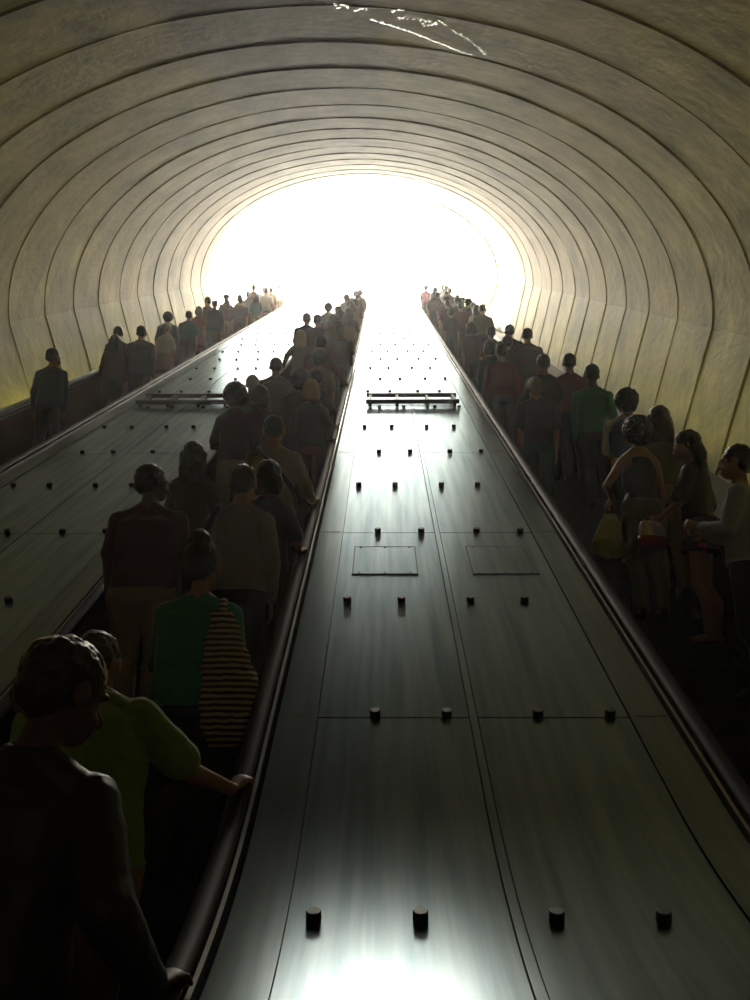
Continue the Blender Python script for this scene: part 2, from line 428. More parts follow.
def hatch(t, Xc, l):
    g = G(); strip(g, l, l + .6, [(Xc - .185, .0), (Xc + .185, .0), (Xc + .185, .004), (Xc - .185, .004)], step=.1); h = g.obj('access_hatch', M['steel'], t)
    g = G()
    for a, b, c, d in ((-.191, l, -.183, l + .6), (.183, l, .191, l + .6), (-.191, l - .008, .191, l), (-.191, l + .6, .191, l + .608)):
        strip(g, b, d, [(Xc + a, 0), (Xc + c, 0), (Xc + c, .005), (Xc + a, .005)], step=.1)
    g.obj('hatch_joint', M['black'], h)
    g = G()
    for x in (-.15, 0, .15):
        for q in (.02, .58):
            y, z, a = on_deck(l + q, .005); g.ell(((Xc + x) * U, y, z), (.007, .007, .004), nu=8, nv=5)
    g.obj('screw', M['black'], h)
hatch(dr, -.345, l_of_y(5.34 * U)); hatch(dr, .35, l_of_y(5.34 * U))
def barrier(Xc, l, label):
    y, z, a = on_deck(l); t = thing('anti_slide_bar', label, 'barrier bar', (Xc, y, z)); t.rotation_euler = (a, 0, 0)
    for q in (0, .6):
        g = G(); g.box((-.66, q - .03, .04), (.66, q + .03, .10)); g.obj('bar', M['black'], t)
    for x in (-.60, -.215, .22, .60):
        g = G(); g.box((x - .02, .031, .05), (x + .02, .569, .09)); g.obj('cross_piece', M['black'], t)
        for q in (0, .6): g = G(); g.box((x - .02, q - .02, .001), (x + .02, q + .02, .04)); g.obj('foot', M['black'], t)
LB = l_of_y(10.55 * U)
barrier(.428, LB, 'black metal bar frame lying across the divider right of the centre escalator')
barrier(-2.83, LB, 'black metal bar frame lying across the divider left of the centre escalator')
# narrow outer decks
for Xc, lab in ((-5.225, 'narrow dark steel outer deck along the left escalator, wall side'), (2.825, 'narrow dark steel outer deck along the right escalator, wall side')):
    t = thing('outer_deck', lab, 'escalator deck', (Xc, 0, 0))
    g = G(); strip(g, 0, LMAX, [(-.075, -.9), (.075, -.9), (.075, .005), (-.075, .005)]); g.obj('deck', M['steel_dark'], t)
    g = G(); strip(g, 0, LMAX, [(-.08, .006), (-.06, .006), (-.06, .015), (-.08, .015)]); g.obj('edge_trim', M['trim'], t)

# --------------------------------- escalators
g = G()
g.box((-.5, 0, -.03), (.5, .4, -.008)); g.box((-.5, 0, -.24), (.5, .03, -.008)); g.box((-.48, .03, -.24), (.48, .38, -.03))
for i in range(50):
    x = -.5 + .02 * i + .005; g.box((x, 0.002, -.009), (x + .01, .398, 0)); g.box((x, -.006, -.235), (x + .01, .001, -.004))
STEP = g.mesh('step'); STEP.materials.append(M['step'])
g = G(); g.box((-.5, -.004, -.012), (-.455, .4, .0015)); g.box((.455, -.004, -.012), (.5, .4, .0015)); g.box((-.455, -.004, -.012), (.455, .03, .0015)); MARK = g.mesh('step_marking'); MARK.materials.append(M['comb'])
def tread(k): return (.2309 * k if k > 0 else (.13 if k == 0 else .04)), 2.98 + .4 * (k - 1)
def escalator(Xc, label):
    t = thing('escalator', label, 'escalator', (Xc, 0, 0))
    for k in range(-1, 97):
        z, y = tread(k); o = link('step', STEP, t); o.location = (0, y, z)
    g = G(); g.box((-.51, 1.3, 0.001), (.51, 2.12, .02)); g.obj('comb_plate', M['steel'], t)
    g = G()
    for i in range(50): g.box((-.5 + .02 * i, 2.121, .0), (-.49 + .02 * i, 2.17, .03))
    g.obj('comb', M['comb'], t)
    for sg in (-1, 1):
        g = G(); strip(g, 0.05, LMAX, [(sg * .49, -.68), (sg * .55, -.68), (sg * .55, -.03), (sg * .53, -.03)]); g.obj('balustrade_panel', M['bronze'], t)
        g = G(); strip(g, 0.05, LMAX, [(sg * .425, -1.05), (sg * .55, -1.05), (sg * .55, -.682), (sg * .49, -.682), (sg * .425, -.70)]); g.obj('skirt_panel', M['steel_dark'], t)
        g = G(); pts = [(sg * .62, 1.25 - .28 * math.sin(PI * q / 10), 1.03 - .28 - .28 * math.cos(PI * q / 10)) for q in range(0, 11)]
        ls = [.12 + .12 * k for k in range(48)]; ls += [ls[-1] + (LMAX - .2 - ls[-1]) * k / 40 for k in range(1, 41)]
        for l in ls:
            y, z, a = on_deck(l, .03); pts.append((sg * .62, y, z))
        g.tube(pts, (.041, .024), 12); g.obj('handrail', M['rubber'], t, True)
    return t
EC = -1.20; ER = 2.06; EL = -4.46
escalator(EC, 'centre escalator packed with riders, heading up to the light')
escalator(ER, 'right escalator beside the right wall, its dark steps bare in the lower corner')
escalator(EL, 'left escalator along the left wall, riders far up it')
# --------------------------------- scattering volume added in the tunnel to stand in for lens glare
g = G(); pr = [(XC + (AW - .02) * math.cos(PI * j / 40), NC + (BH - .02) * math.sin(PI * j / 40)) for j in range(41)] + [(XC - AW + .5, NC - 2.5), (XC + AW - .5, NC - 3.0)]
k = len(pr); g.add([T(x, -4.6, n) for x, n in pr] + [T(x, S_END + 9, n) for x, n in pr], [tuple(range(k)), tuple(range(2 * k - 1, k - 1, -1))] + [(i, (i + 1) % k, k + (i + 1) % k, k + i) for i in range(k)])
hm = bpy.data.materials.new('glare_haze'); hm.use_nodes = True; hm.node_tree.nodes.clear()
ho = N(hm, 'ShaderNodeOutputMaterial'); hv = N(hm, 'ShaderNodeVolumeScatter', Density=GLARE_HAZE, Anisotropy=.75); L(hm, hv, 'Volume', ho, 'Volume')
tag(g.obj('glare_haze', hm), 'thin scattering veil added through the tunnel for the lens glare round its mouth', 'glare_haze', kind='stuff')
#PEOPLE
# ------------------------------------------------------------------ people
def cloth(name, col, rough=.85, tr=0.0):
    k = 'c_' + name
    if k not in M:
        M[k] = noisy(k, [(.3, tuple(c * .85 for c in col)), (.7, tuple(min(1, c * 1.1) for c in col))], 30, rough, .15, 3, bscale=140, bdist=.002)
        M[k].node_tree.nodes['Principled BSDF'].inputs['Sheen Weight'].default_value = .6
        M[k].node_tree.nodes['Principled BSDF'].inputs['Sheen Roughness'].default_value = .3
    return M[k]
CL = dict(navy=(.02, .025, .05), black=(.012, .012, .014), charcoal=(.04, .04, .045), lime=(.20, .34, .03), green=(.03, .22, .10), maroon=(.10, .025, .03),
          khaki=(.36, .26, .14), grey=(.32, .31, .33), beige=(.42, .36, .24), white=(.7, .68, .64), red=(.20, .04, .03), brown=(.085, .05, .035), blue=(.06, .10, .22),
          teal=(.035, .10, .11), denim=(.05, .08, .15), rust=(.17, .06, .04), olive=(.15, .15, .06), lightblue=(.35, .42, .52), pink=(.5, .25, .25), tan=(.28, .20, .12), royal=(.03, .08, .35))
SK = dict(light=(.52, .30, .20), mid=(.36, .19, .11), dark=(.10, .048, .028))
HR = dict(black=(.010, .008, .007), brown=(.05, .026, .014), dkbrown=(.022, .013, .008), blond=(.6, .42, .18), grey=(.3, .29, .27))
for k, c in SK.items():
    M['skin_' + k] = mat('skin_' + k, c, .5, **{'Subsurface Weight': .08, 'Subsurface Scale': .02})
for k, c in HR.items():
    m = mat('hair_' + k, c, .42); b = m.node_tree.nodes['Principled BSDF']
    b.inputs['Sheen Weight'].default_value = .8; b.inputs['Sheen Roughness'].default_value = .25; b.inputs['Sheen Tint'].default_value = (1, .8, .55, 1)
    tc = N(m, 'ShaderNodeTexCoord'); mp = N(m, 'ShaderNodeMapping'); mp.inputs['Scale'].default_value = (1, 1, .12); L(m, tc, 'Object', mp, 'Vector')
    nz = N(m, 'ShaderNodeTexNoise', Scale=160, Detail=3); L(m, mp, 'Vector', nz, 'Vector')
    bp = N(m, 'ShaderNodeBump', Strength=.5, Distance=.004); L(m, nz, 'Fac', bp, 'Height'); L(m, bp, 'Normal', b, 'Normal')
    M['hair_' + k] = m
def striped():
    m = mat('striped_cloth', (.5, .4, .2), .85); b = m.node_tree.nodes['Principled BSDF']
    tc = N(m, 'ShaderNodeTexCoord'); wv = N(m, 'ShaderNodeTexWave', Scale=11.0, Distortion=1.2, Detail=1); wv.bands_direction = 'Z'
    wv.inputs['Detail Scale'].default_value = 2.0
    L(m, tc, 'Object', wv, 'Vector'); r = ramp(m, [(.42, (.025, .02, .015)), (.55, (.58, .44, .22))]); L(m, wv, 'Fac', r, 'Fac'); L(m, r, 'Color', b, 'Base Color'); return m
M['striped'] = striped()
def floral():
    m = mat('floral_cloth', (.03, .03, .03), .8); b = m.node_tree.nodes['Principled BSDF']
    tc = N(m, 'ShaderNodeTexCoord'); v = N(m, 'ShaderNodeTexVoronoi', Scale=16); L(m, tc, 'Object', v, 'Vector')
    r = ramp(m, [(.0, (.55, .05, .09)), (.30, (.45, .04, .07)), (.36, (.03, .03, .035))]); L(m, v, 'Distance', r, 'Fac'); L(m, r, 'Color', b, 'Base Color'); return m
M['floral'] = floral()
M['silver'] = mat('silver_leather', (.55, .52, .5), .28, .8)
M['redleather'] = mat('red_leather', (.42, .05, .04), .45)
M['gold'] = mat('brass_buckle', (.7, .5, .15), .25, 1)
M['eyewhite'] = mat('eye', (.6, .58, .55), .2)

def rail_pt(Xr, y):
    yy, zz, a = on_deck(l_of_y(y), .05); return Vector((Xr, yy, zz)), a

def person(label, esc, X, k, H=1.75, y=None, z=None, yaw=0, lean=0, side=0, hyaw=0, hpitch=0, htilt=0, female=False, build=1.0, skin='mid', hair=('short', 'black'),
           top=('tshirt', 'navy'), bottom=('trousers', 'charcoal'), armL='down', armR='down', vox=None, shoe='black', group=None, face=False, glasses=False, category='person', hs=1.13, hem=.60):
    zt, yt = tread(k)
    y0 = (yt + .16) if y is None else y; z0 = zt + .002 if z is None else z
    D = math.hypot(y0, z0 - 1.74 + 1)
    V = vox or (.0075 if D < 9.3 else .0105 if D < 13 else .014 if D < 18 else .019 if D < 24 else .026)
    sc_ = H / (1.75 + .25 * (hs - 1))
    o = thing('person', label, category, (X, y0, z0), group); o.rotation_euler = (0, 0, math.radians(yaw)); o.scale = (sc_, sc_, sc_)
    vox_ = V
    cx_ = {'c': EC, 'r': ER, 'l': EL}[esc]; X = max(cx_ - .40, min(cx_ + .40, X)); o.location.x = X
    W = build * (.93 if female else 1.0); SH = .142 if female else .165; SX = SH * (1 + .45 * (build - 1))
    la, sa = math.radians(lean), math.radians(side)
    def bend(p):                                   # lean (forward +) and side lean above the hips
        if p.z <= .94: return p
        t = min(1, (p.z - .94) / .34); t = t * t * (3 - 2 * t)
        q = Vector((p.x, p.y, p.z - .94))
        R = Matrix.Rotation(-la * t, 3, 'X') @ Matrix.Rotation(sa * t, 3, 'Y')
        return R @ q + Vector((0, 0, .94))
    Rt = Matrix.Rotation(-la, 3, 'X') @ Matrix.Rotation(sa, 3, 'Y')
    neck = Vector((0, -.01, 1.50))
    Rh = Matrix.Rotation(math.radians(hyaw), 3, 'Z') @ Matrix.Rotation(math.radians(-hpitch), 3, 'X') @ Matrix.Rotation(math.radians(htilt), 3, 'Y')
    nb = bend(neck)
    def hd(p): return Rt @ (Rh @ ((p - neck) * hs)) + nb
    # ---- arms
    inv = (Matrix.Translation((X, y0, z0)) @ Matrix.Rotation(math.radians(yaw), 4, 'Z') @ Matrix.Diagonal((sc_, sc_, sc_, 1))).inverted()
    def arm(sd, spec):
        S = bend(Vector((sd * SX, -.005, 1.395)))
        kind = spec if isinstance(spec, str) else spec[0]
        pole = Vector((sd * .6, -.8, -.3)); hdir = None; pn = Vector((-sd, 0, 0)); curl = .35
        if kind == 'down':
            j = random.Random(hash_(label) + sd).uniform(-.04, .05); Tg = S + Vector((sd * .045, .03 + j, -.525)); hdir = Vector((0, .12, -1))
        elif kind == 'rail':
            Xr = {'c': EC, 'r': ER, 'l': EL}[esc] + sd * .62
            pt, a = rail_pt(Xr, y0 + spec[1]); d = Vector((0, math.cos(a), math.sin(a))); nrm = Vector((0, -math.sin(a), math.cos(a)))
            wr = pt - d * .09 + nrm * .035 + Vector((-sd * .02, 0, 0)); Tg = inv @ wr
            hdir = (Matrix.Rotation(-math.radians(yaw), 3, 'Z') @ (d + Vector((sd * .35, 0, 0)) - nrm * .08)); pn = -(Matrix.Rotation(-math.radians(yaw), 3, 'Z') @ nrm); curl = .5
            pole = Vector((sd * .25, -.7, -.6))
        elif kind == 'front':       # hands together before the chest or belly
            hz = spec[1] if not isinstance(spec, str) else 1.08
            Tg = bend(Vector((sd * .06, .27, hz))); hdir = Vector((-sd * .7, .7, .35)); pn = Vector((-sd * .3, -.2, .4)).normalized(); curl = .7
            pole = Vector((sd * .9, -.5, -.6))
        elif kind == 'hip':
            Tg = Vector((sd * .19, .05, 1.0)); hdir = Vector((-sd * .3, .6, -.6)); pole = Vector((sd, -.3, 0))
        elif kind == 'at':
            Tg = Vector(spec[1]); hdir = Vector(spec[2]) if len(spec) > 2 else None; curl = .8
            if len(spec) > 3: pole = Vector(spec[3])
        a_, b_ = .285, .25
        dv = Tg - S; d = min(dv.length, a_ + b_ - .008); dn = dv.normalized(); Wp = S + dn * d
        x = (a_ * a_ - b_ * b_ + d * d) / (2 * d); h = math.sqrt(max(0, a_ * a_ - x * x))
        pl = (pole - dn * pole.dot(dn)).normalized(); E = S + dn * x + pl * h
        if hdir is None: hdir = (Wp - E)
        return S, E, Wp, hdir.normalized(), pn, curl, sd
    A = [arm(-1, armL), arm(1, armR)]
    # ---- body: one continuous skin surface
    g = G(); fm = .9 if female else 1.0
    TR = [(0, 0, .86, .13, .095), (0, -.005, .93, .155 * W, .105 * W), (0, 0, 1.02, (.158 if female else .150) * W, .103 * W), (0, .005, 1.10, (.122 if female else .142) * W, .09 * W), (0, .008, 1.2, (.135 if female else .155) * W, .098 * W),
          (0, .01, 1.29, (.135 if female else .152) * W, .105 * W), (0, 0, 1.37, (.130 if female else .148) * W, .092 * W), (0, -.01, 1.42, .10 * W, .07), (0, -.012, 1.465, .06, .052)]
    g.loft(TR, bend)
    g.cone(hd(Vector((0, -.012, 1.45))) * .3 + bend(Vector((0, -.012, 1.46))) * .7, hd(Vector((0, -.005, 1.60))), .058 * fm, .053 * fm)
    for sd in (-1, 1): g.cone(bend(Vector((sd * .035, -.02, 1.50))), bend(Vector((sd * (SX - .015), -.01, 1.405))), .036, .045)
    # head
    g.ell((0, -.004, 1.662), (.074, .094, .086), fn=hd); g.ell((0, .028, 1.612), (.058, .066, .072), fn=hd); g.ell((0, .054, 1.570), (.034, .038, .027), fn=hd)
    g.cone((0, .088, 1.645), (0, .112, 1.617), .010, .014, fn=hd)
    for sd in (-1, 1):
        g.ell((sd * .078, -.002, 1.635), (.010, .022, .032), fn=hd, nu=10, nv=7); g.ell((sd * .03, .070, 1.603), (.022, .02, .022), fn=hd)
        g.ell((sd * .028, .083, 1.664), (.024, .012, .009), fn=hd, nu=10, nv=7)
    g.ell((0, .09, 1.588), (.024, .012, .007), fn=hd, nu=10, nv=7); g.ell((0, .088, 1.578), (.02, .012, .007), fn=hd, nu=10, nv=7)
    lim = .92 if female else 1.0
    for S, E, Wp, hdr, pn, curl, sd in A:
        g.cone(S, E, .047 * lim * (1 + .5 * (W - 1)), .038 * lim); g.cone(E, Wp, .039 * lim, .026 * lim)
        # hand: palm, four fingers, thumb from the side of the palm
        pn = (pn - hdr * pn.dot(hdr)).normalized(); ac = hdr.cross(pn) * (1 if True else -1)       # across the palm
        inner = ac if (ac.dot(Vector((-sd, .4, 0))) > 0) else -ac
        g.cone(Wp + hdr * .02, Wp + hdr * .085, .031, .036, flat=.42, side=ac)
        for i, (ln, off) in enumerate(((.072, .030), (.080, .011), (.075, -.009), (.060, -.028))):
            b0 = Wp + hdr * (.098 - abs(off) * .15) + inner * off
            d1 = (hdr * math.cos(curl * .6) + pn * math.sin(curl * .6) + inner * off * 1.2).normalized(); d2 = (hdr * math.cos(curl * 1.7) + pn * math.sin(curl * 1.7) + inner * off).normalized()
            d3 = (hdr * math.cos(curl * 2.5) + pn * math.sin(curl * 2.5)).normalized()
            p1 = b0 + d1 * ln * .45; p2 = p1 + d2 * ln * .32; p3 = p2 + d3 * ln * .23
            fr = max(.0085, vox_ * .9)
            g.cone(b0 - hdr * .012, p1, fr + .0007, fr, n=10); g.cone(p1, p2, fr, fr * .93, n=10); g.cone(p2, p3, fr * .93, fr * .85, n=10)
        t0 = Wp + hdr * .030 + inner * .026; t1 = t0 + (hdr * .6 + inner * .75 + pn * .25).normalized() * .040; t2 = t1 + (hdr * .9 + inner * .3 + pn * .4).normalized() * .030
        g.cone(t0, t1, .0125, .011, n=10); g.cone(t1, t2, .011, .009, n=10)
    legs = []
    for sd in (-1, 1):
        hp = Vector((sd * .085 * W, 0, .89)); kn = Vector((sd * .092, .025, .49)); an = Vector((sd * .095, -.03, .095)); legs.append((hp, kn, an, sd))
        g.cone(hp, kn, .084 * W, .053); g.cone(kn, Vector((an.x, an.y - .015, .33)), .052, .055); g.cone(Vector((an.x, an.y - .015, .33)), an, .055, .036)
        g.cone(an + Vector((0, -.01, -.045)), an + Vector((sd * .01, .12, -.06)), .035, .028)
    sk = M['skin_' + skin]
    link('body', g.remesh('body', sk, V, 2), o)
    # ---- trousers / skirt
    bt, bc = bottom
    cm = M[bc] if bc in M else cloth(bc, CL[bc])
    fold = [(TX['fold'], .02)]
    if bt in ('trousers', 'shorts'):
        g = G(); g.loft([(0, 0, .84, .15 * W, .11 * W)] + [(a, b, c, d + .014, e + .014) for a, b, c, d, e in TR[1:3]] + [(0, .005, 1.05, .155 * W, .108 * W)], bend)
        for hp, kn, an, sd in legs:
            g.cone(hp, kn, .098 * W, .075)
            if bt == 'trousers': cf = Vector((an.x, an.y - .008, .33)); g.cone(kn, cf, .075, .074); g.cone(cf, an + Vector((0, 0, .015)), .074, .066)
        link('trousers' if bt == 'trousers' else 'shorts', g.remesh('trousers', cm, V, 2, fold), o)
    elif bt == 'skirt':
        g = G(); g.loft([(0, 0, hem, .205 * W, .16 * W), (0, 0, hem + .08, .20 * W, .15 * W), (0, -.01, .86, .19 * W, .14 * W), (0, 0, .98, .168 * W, .115 * W), (0, .005, 1.06, .145 * W, .105 * W)], bend)
        link('skirt', g.remesh('skirt', cm, V, 2, [(TX['fold'], .03)]), o)
    # ---- top
    tt, tc_ = top
    tm = M[tc_] if tc_ in M else cloth(tc_, CL[tc_])
    inf = {'tshirt': .018, 'polo': .024, 'long': .018, 'jacket': .034, 'tank': .008, 'blouse': .026, 'dress': .014, 'cardigan': .024}[tt]
    hem = {'tshirt': .93, 'polo': .90, 'long': .92, 'jacket': .82, 'tank': .96, 'blouse': .98, 'dress': .58, 'cardigan': .90}[tt]
    g = G(); rs = []
    if tt == 'dress': rs += [(0, 0, .58, .22 * W, .17 * W), (0, 0, .75, .20 * W, .15 * W)]
    elif hem < .93: rs += [(0, 0, hem, .158 * W + inf + .012, .108 * W + inf + .01)]
    for a, b, c, d, e in TR[1:-2]:
        if c >= hem - .001 and c < (1.38 if tt != 'tank' else 1.36): rs.append((a, b, c, max(d, .145 * W if tt in ('polo', 'blouse', 'jacket', 'tshirt', 'long', 'cardigan') else d) + inf, e + inf))
    topz = 1.40 if tt == 'tank' else 1.455
    if tt == 'tank': rs += [(0, -.006, 1.385, .112 * W, .098), (0, -.012, 1.42, .085 * W, .085)]
    rs += [(0, -.01, 1.42, .10 * W + inf * .5, .070 + inf)] if tt != 'tank' else []
    if tt != 'tank': rs += [(0, -.012, 1.475, .062, .056)]
    g.loft(rs, bend)
    if tt != 'tank':
        for sd in (-1, 1): g.cone(bend(Vector((sd * .04, -.025, 1.475))), bend(Vector((sd * (SX - .008), -.008, 1.400))), .038 + inf * .3, .046 + inf * .5)
    else:
        for sd in (-1, 1): g.cone(bend(Vector((sd * .09, -.05, 1.36))), bend(Vector((sd * .085, -.01, 1.475))), .022, .018)
    if tt in ('polo', 'jacket'):   # collar
        g.cone(bend(Vector((-.045, -.05, 1.495))), bend(Vector((.045, -.05, 1.495))), .022, .022); 
        for sd in (-1, 1): g.cone(bend(Vector((sd * .055, -.04, 1.505))), bend(Vector((sd * .05, .04, 1.475))), .021, .018)
    for S, E, Wp, hdr, pn, curl, sd in A:
        if tt == 'tank': continue
        r0 = .052 * lim * (1 + .5 * (W - 1)) + inf * .75; 
        if tt in ('tshirt', 'polo', 'blouse', 'dress'):
            e = S.lerp(E, .78 if tt != 'dress' else .45); g.cone(S, e, r0, .052 * lim + inf)
        else:
            g.cone(S, E, r0, .044 * lim + inf * .8); g.cone(E, E.lerp(Wp, .96), .044 * lim + inf * .8, .032 * lim + inf * .5)
    link({'tshirt': 'shirt', 'polo': 'polo_shirt', 'long': 'shirt', 'jacket': 'jacket', 'tank': 'tank_top', 'blouse': 'blouse', 'dress': 'dress', 'cardigan': 'cardigan'}[tt],
         g.remesh('top', tm, V, 2, fold), o)
    # ---- hair
    ht, hc = hair; hm = M['hair_' + hc] if 'hair_' + hc in M else M[hc]
    g = G(); dp = [(TX['strand'], .018), (TX['curl'], .007)]
    if ht != 'bald':
        th = {'buzz': .002, 'short': .007, 'long': .010, 'bob': .014, 'afro': .034, 'curly': .018, 'bun': .008, 'cap': .004, 'pony': .008}[ht]
        g.ell((0, -.016, 1.674), (.076 + th, .092 + th, .082 + th), fn=hd); g.ell((0, -.052, 1.63), (.066 + th, .050 + th, .062 + th * .6), fn=hd)
    if ht == 'long':
        g.loft([(0, -.065, 1.36, .085, .026), (0, -.07, 1.45, .105, .036), (0, -.062, 1.54, .100, .05), (0, -.045, 1.62, .09, .06)], lambda p: bend(p) * (1 - min(1, max(0, (p.z - 1.42) / .12))) + hd(p) * min(1, max(0, (p.z - 1.42) / .12)))
        for sd in (-1, 1): g.cone((sd * .078, -.02, 1.66), (sd * .082, -.02, 1.50), .028, .03, fn=hd)
    if ht == 'bob':
        g.loft([(0, -.04, 1.52, .085, .055), (0, -.042, 1.57, .102, .072), (0, -.035, 1.64, .100, .08)], hd)
    if ht in ('afro', 'curly'):
        g.ell((0, -.03, 1.66), (.10 + th * .5, .10 + th * .5, .098 + th * .5), fn=hd); g.ell((0, -.06, 1.58), (.08, .055, .06), fn=hd); dp = [(TX['curl'], .022), (TX['strand'], .02)]
    if ht == 'bun': g.ell((0, -.065, 1.755), (.052, .05, .045), fn=hd); g.ell((.01, -.085, 1.70), (.05, .045, .05), fn=hd); dp = [(TX['curl'], .016), (TX['strand'], .016)]
    if ht == 'pony': g.cone((0, -.10, 1.68), (0, -.12, 1.50), .035, .022, fn=hd)
    if ht != 'bald': link('hair', g.remesh('hair', hm, min(V, .012) if V < .02 else V, 1, dp), o)
    if ht == 'cap':
        g = G(); g.loft([(0, -.01, 1.668, .088, .106), (0, -.01, 1.70, .09, .106), (0, -.012, 1.735, .078, .092), (0, -.012, 1.765, .03, .04)], hd); g.loft([(0, .12, 1.683, .06, .06), (0, .12, 1.692, .06, .06)], hd)
        link('cap', g.remesh('cap', cloth('navy', CL['navy']), min(V, .008), 2), o)
    if face:
        for sd in (-1, 1):
            g = G(); g.ell((sd * .029, .0795, 1.650), (.012, .010, .008), fn=hd, nu=12, nv=8); e = g.obj('eye', M['eyewhite'], o, True)
            g = G(); g.ell((sd * .029, .088, 1.650), (.0048, .0025, .0052), fn=hd, nu=10, nv=6); g.obj('pupil', M['black'], e, True)
        g = G(); g.ell((0, .0955, 1.584), (.021, .0055, .007), fn=hd, nu=12, nv=6); g.obj('lips', mat('lips', (.35, .1, .09), .4), o, True)
    if glasses:
        g = G()
        for sd in (-1, 1):
            g.tube([hd(Vector((sd * .032 + .024 * math.cos(a * PI / 8), .108, 1.648 + .018 * math.sin(a * PI / 8)))) for a in range(17)], .002, 5)
            g.tube([hd(Vector((sd * .056, .107, 1.652))), hd(Vector((sd * .082, .06, 1.652))), hd(Vector((sd * .086, -.005, 1.645)))], .002, 5)
        g.obj('glasses', M['black'], o)
    # ---- shoes
    sm_ = cloth(shoe, CL[shoe]) if shoe in CL else cloth('brown', CL['brown'])
    if y0 < 10.5:
        for hp, kn, an, sd in legs:
            g = G(); 
            if shoe == 'sandal': g.loft([(an.x + sd * .005, an.y + .055, .0, .045, .13), (an.x + sd * .005, an.y + .055, .015, .045, .13)]); g.tube([(an.x - .042, an.y + .12, .012), (an.x, an.y + .11, .055), (an.x + .045, an.y + .12, .012)], .008, 6); g.tube([(an.x - .03, an.y - .05, .03), (an.x - .043, an.y + .0, .09), (an.x, an.y + .045, .10), (an.x + .043, an.y, .09), (an.x + .03, an.y - .05, .03)], .006, 6)
            else:
                g.loft([(an.x + sd * .006, an.y + .055, .0, .048, .135), (an.x + sd * .006, an.y + .055, .03, .048, .135), (an.x, an.y + .03, .065, .042, .10), (an.x, an.y - .01, .10, .045, .055)])
            link('sandal' if shoe == 'sandal' else 'shoe', g.remesh('shoe', sm_, max(.007, V * .7), 1), o)
    else:
        g = G()
        for hp, kn, an, sd in legs: g.loft([(an.x, an.y + .055, .0, .05, .135), (an.x, an.y + .055, .04, .05, .13), (an.x, an.y, .10, .048, .06)])
        link('shoes', g.remesh('shoes', sm_, .02, 1), o)
    o['_k'] = k; del o['_k']
    P_ = dict(root=o, inv=inv, mw=inv.inverted(), bend=bend, hd=hd, A=A, V=V)
    return P_
def hash_(s_): return sum((i + 1) * ord(c) for i, c in enumerate(s_)) % 9973
SKH = {'hair_' + k: 1 for k in HR}

# ---- centre escalator, nearest first
c1 = person('man in a black suit jacket nearest the camera, right hand on the handrail', 'c', -1.00, 0, 1.94, y=2.62, z=.132, lean=5, side=4, hyaw=-38, hpitch=14, hs=1.22, armR=('rail', .16), top=('jacket', 'black'), bottom=('trousers', 'black'), hair=('short', 'black'), build=1.0, vox=.006, skin='dark')
c2 = person('man in lime green polo shirt with shaved head, reaching for the right handrail', 'c', -1.06, 2, 1.80, y=3.46, lean=14, side=-4, hyaw=4, hpitch=28, armR=('rail', .55), top=('polo', 'lime'), bottom=('trousers', 'khaki'), hair=('buzz', 'dkbrown'), build=1.3, vox=.006, skin='mid')
c3 = person('woman in green cardigan with pinned-up curly hair, striped tote on her right shoulder', 'c', -0.93, 5, 1.64, hpitch=4, hyaw=-8, female=True, top=('cardigan', 'green'), bottom=('trousers', 'black'), hs=1.25, hair=('bun', 'dkbrown'), build=1.5, vox=.007, armL=('front', 1.1))
c4 = person('broad man in a maroon shirt and khaki trousers, glasses, head turned right', 'c', -1.52, 8, 1.73, hyaw=-42, top=('tshirt', 'maroon'), bottom=('trousers', 'khaki'), hair=('short', 'black'), build=1.35, skin='dark', glasses=True, face=True, armL='down', armR='down')
c5 = person('woman with long straight dark hair just beyond the broad man in maroon', 'c', -1.5, 11, 1.6, female=True, top=('long', 'brown'), bottom=('trousers', 'brown'), hair=('long', 'black'), armL=('front', 1.1), armR=('front', 1.1))
c6 = person('man in light grey long-sleeved shirt, a bag strap on his left shoulder', 'c', -0.92, 8, 1.73, hyaw=-12, hpitch=6, top=('long', 'grey'), bottom=('trousers', 'black'), hair=('short', 'brown'), build=1.02, armR='down', skin='light')
c7 = person('woman in dark navy top with black bob, hand on the right handrail', 'c', -0.78, 9, 1.65, female=True, top=('tshirt', 'navy'), bottom=('trousers', 'black'), hair=('bob', 'black'), armR=('rail', .30), hpitch=5)
c8 = person('man in beige shirt with a dark strap across his back, forearm on the handrail', 'c', -0.92, 12, 1.75, lean=3, top=('long', 'beige'), bottom=('trousers', 'navy'), hair=('short', 'black'), build=1.15, armR=('rail', .32), skin='light')
c9 = person('person with a round afro in a dark top and tan trousers near the left edge', 'c', -1.52, 16, 1.74, female=True, top=('tshirt', 'maroon'), bottom=('trousers', 'tan'), hair=('afro', 'black'), armL=('front', 1.15), armR=('front', 1.12), skin='dark')
c10 = person('woman with rim-lit blond hair and black top, right elbow out over the handrail', 'c', -0.78, 18, 1.66, female=True, top=('long', 'black'), bottom=('trousers', 'rust'), hair=('bob', 'blond'), armR=('rail', .25), build=1.1)
c11 = person('man in a dark brown shirt just left of the blond woman', 'c', -0.96, 19, 1.72, top=('tshirt', 'brown'), bottom=('trousers', 'navy'), hair=('curly', 'black'), build=1.15)
c12 = person('woman with a swinging ponytail just beyond the blond woman', 'c', -0.68, 20, 1.66, female=True, top=('long', 'charcoal'), bottom=('trousers', 'navy'), hair=('pony', 'brown'), armR=('rail', .2), hyaw=-15)
c13 = person('person with a dark bob and wine top beside the round afro', 'c', -1.32, 17, 1.66, female=True, top=('blouse', 'maroon'), bottom=('trousers', 'charcoal'), hair=('bob', 'brown'))
c14 = person('broad-backed man in a brown shirt, head bright against the divider glare', 'c', -1.4, 22, 1.72, top=('tshirt', 'brown'), bottom=('trousers', 'charcoal'), hair=('buzz', 'dkbrown'), build=1.3)
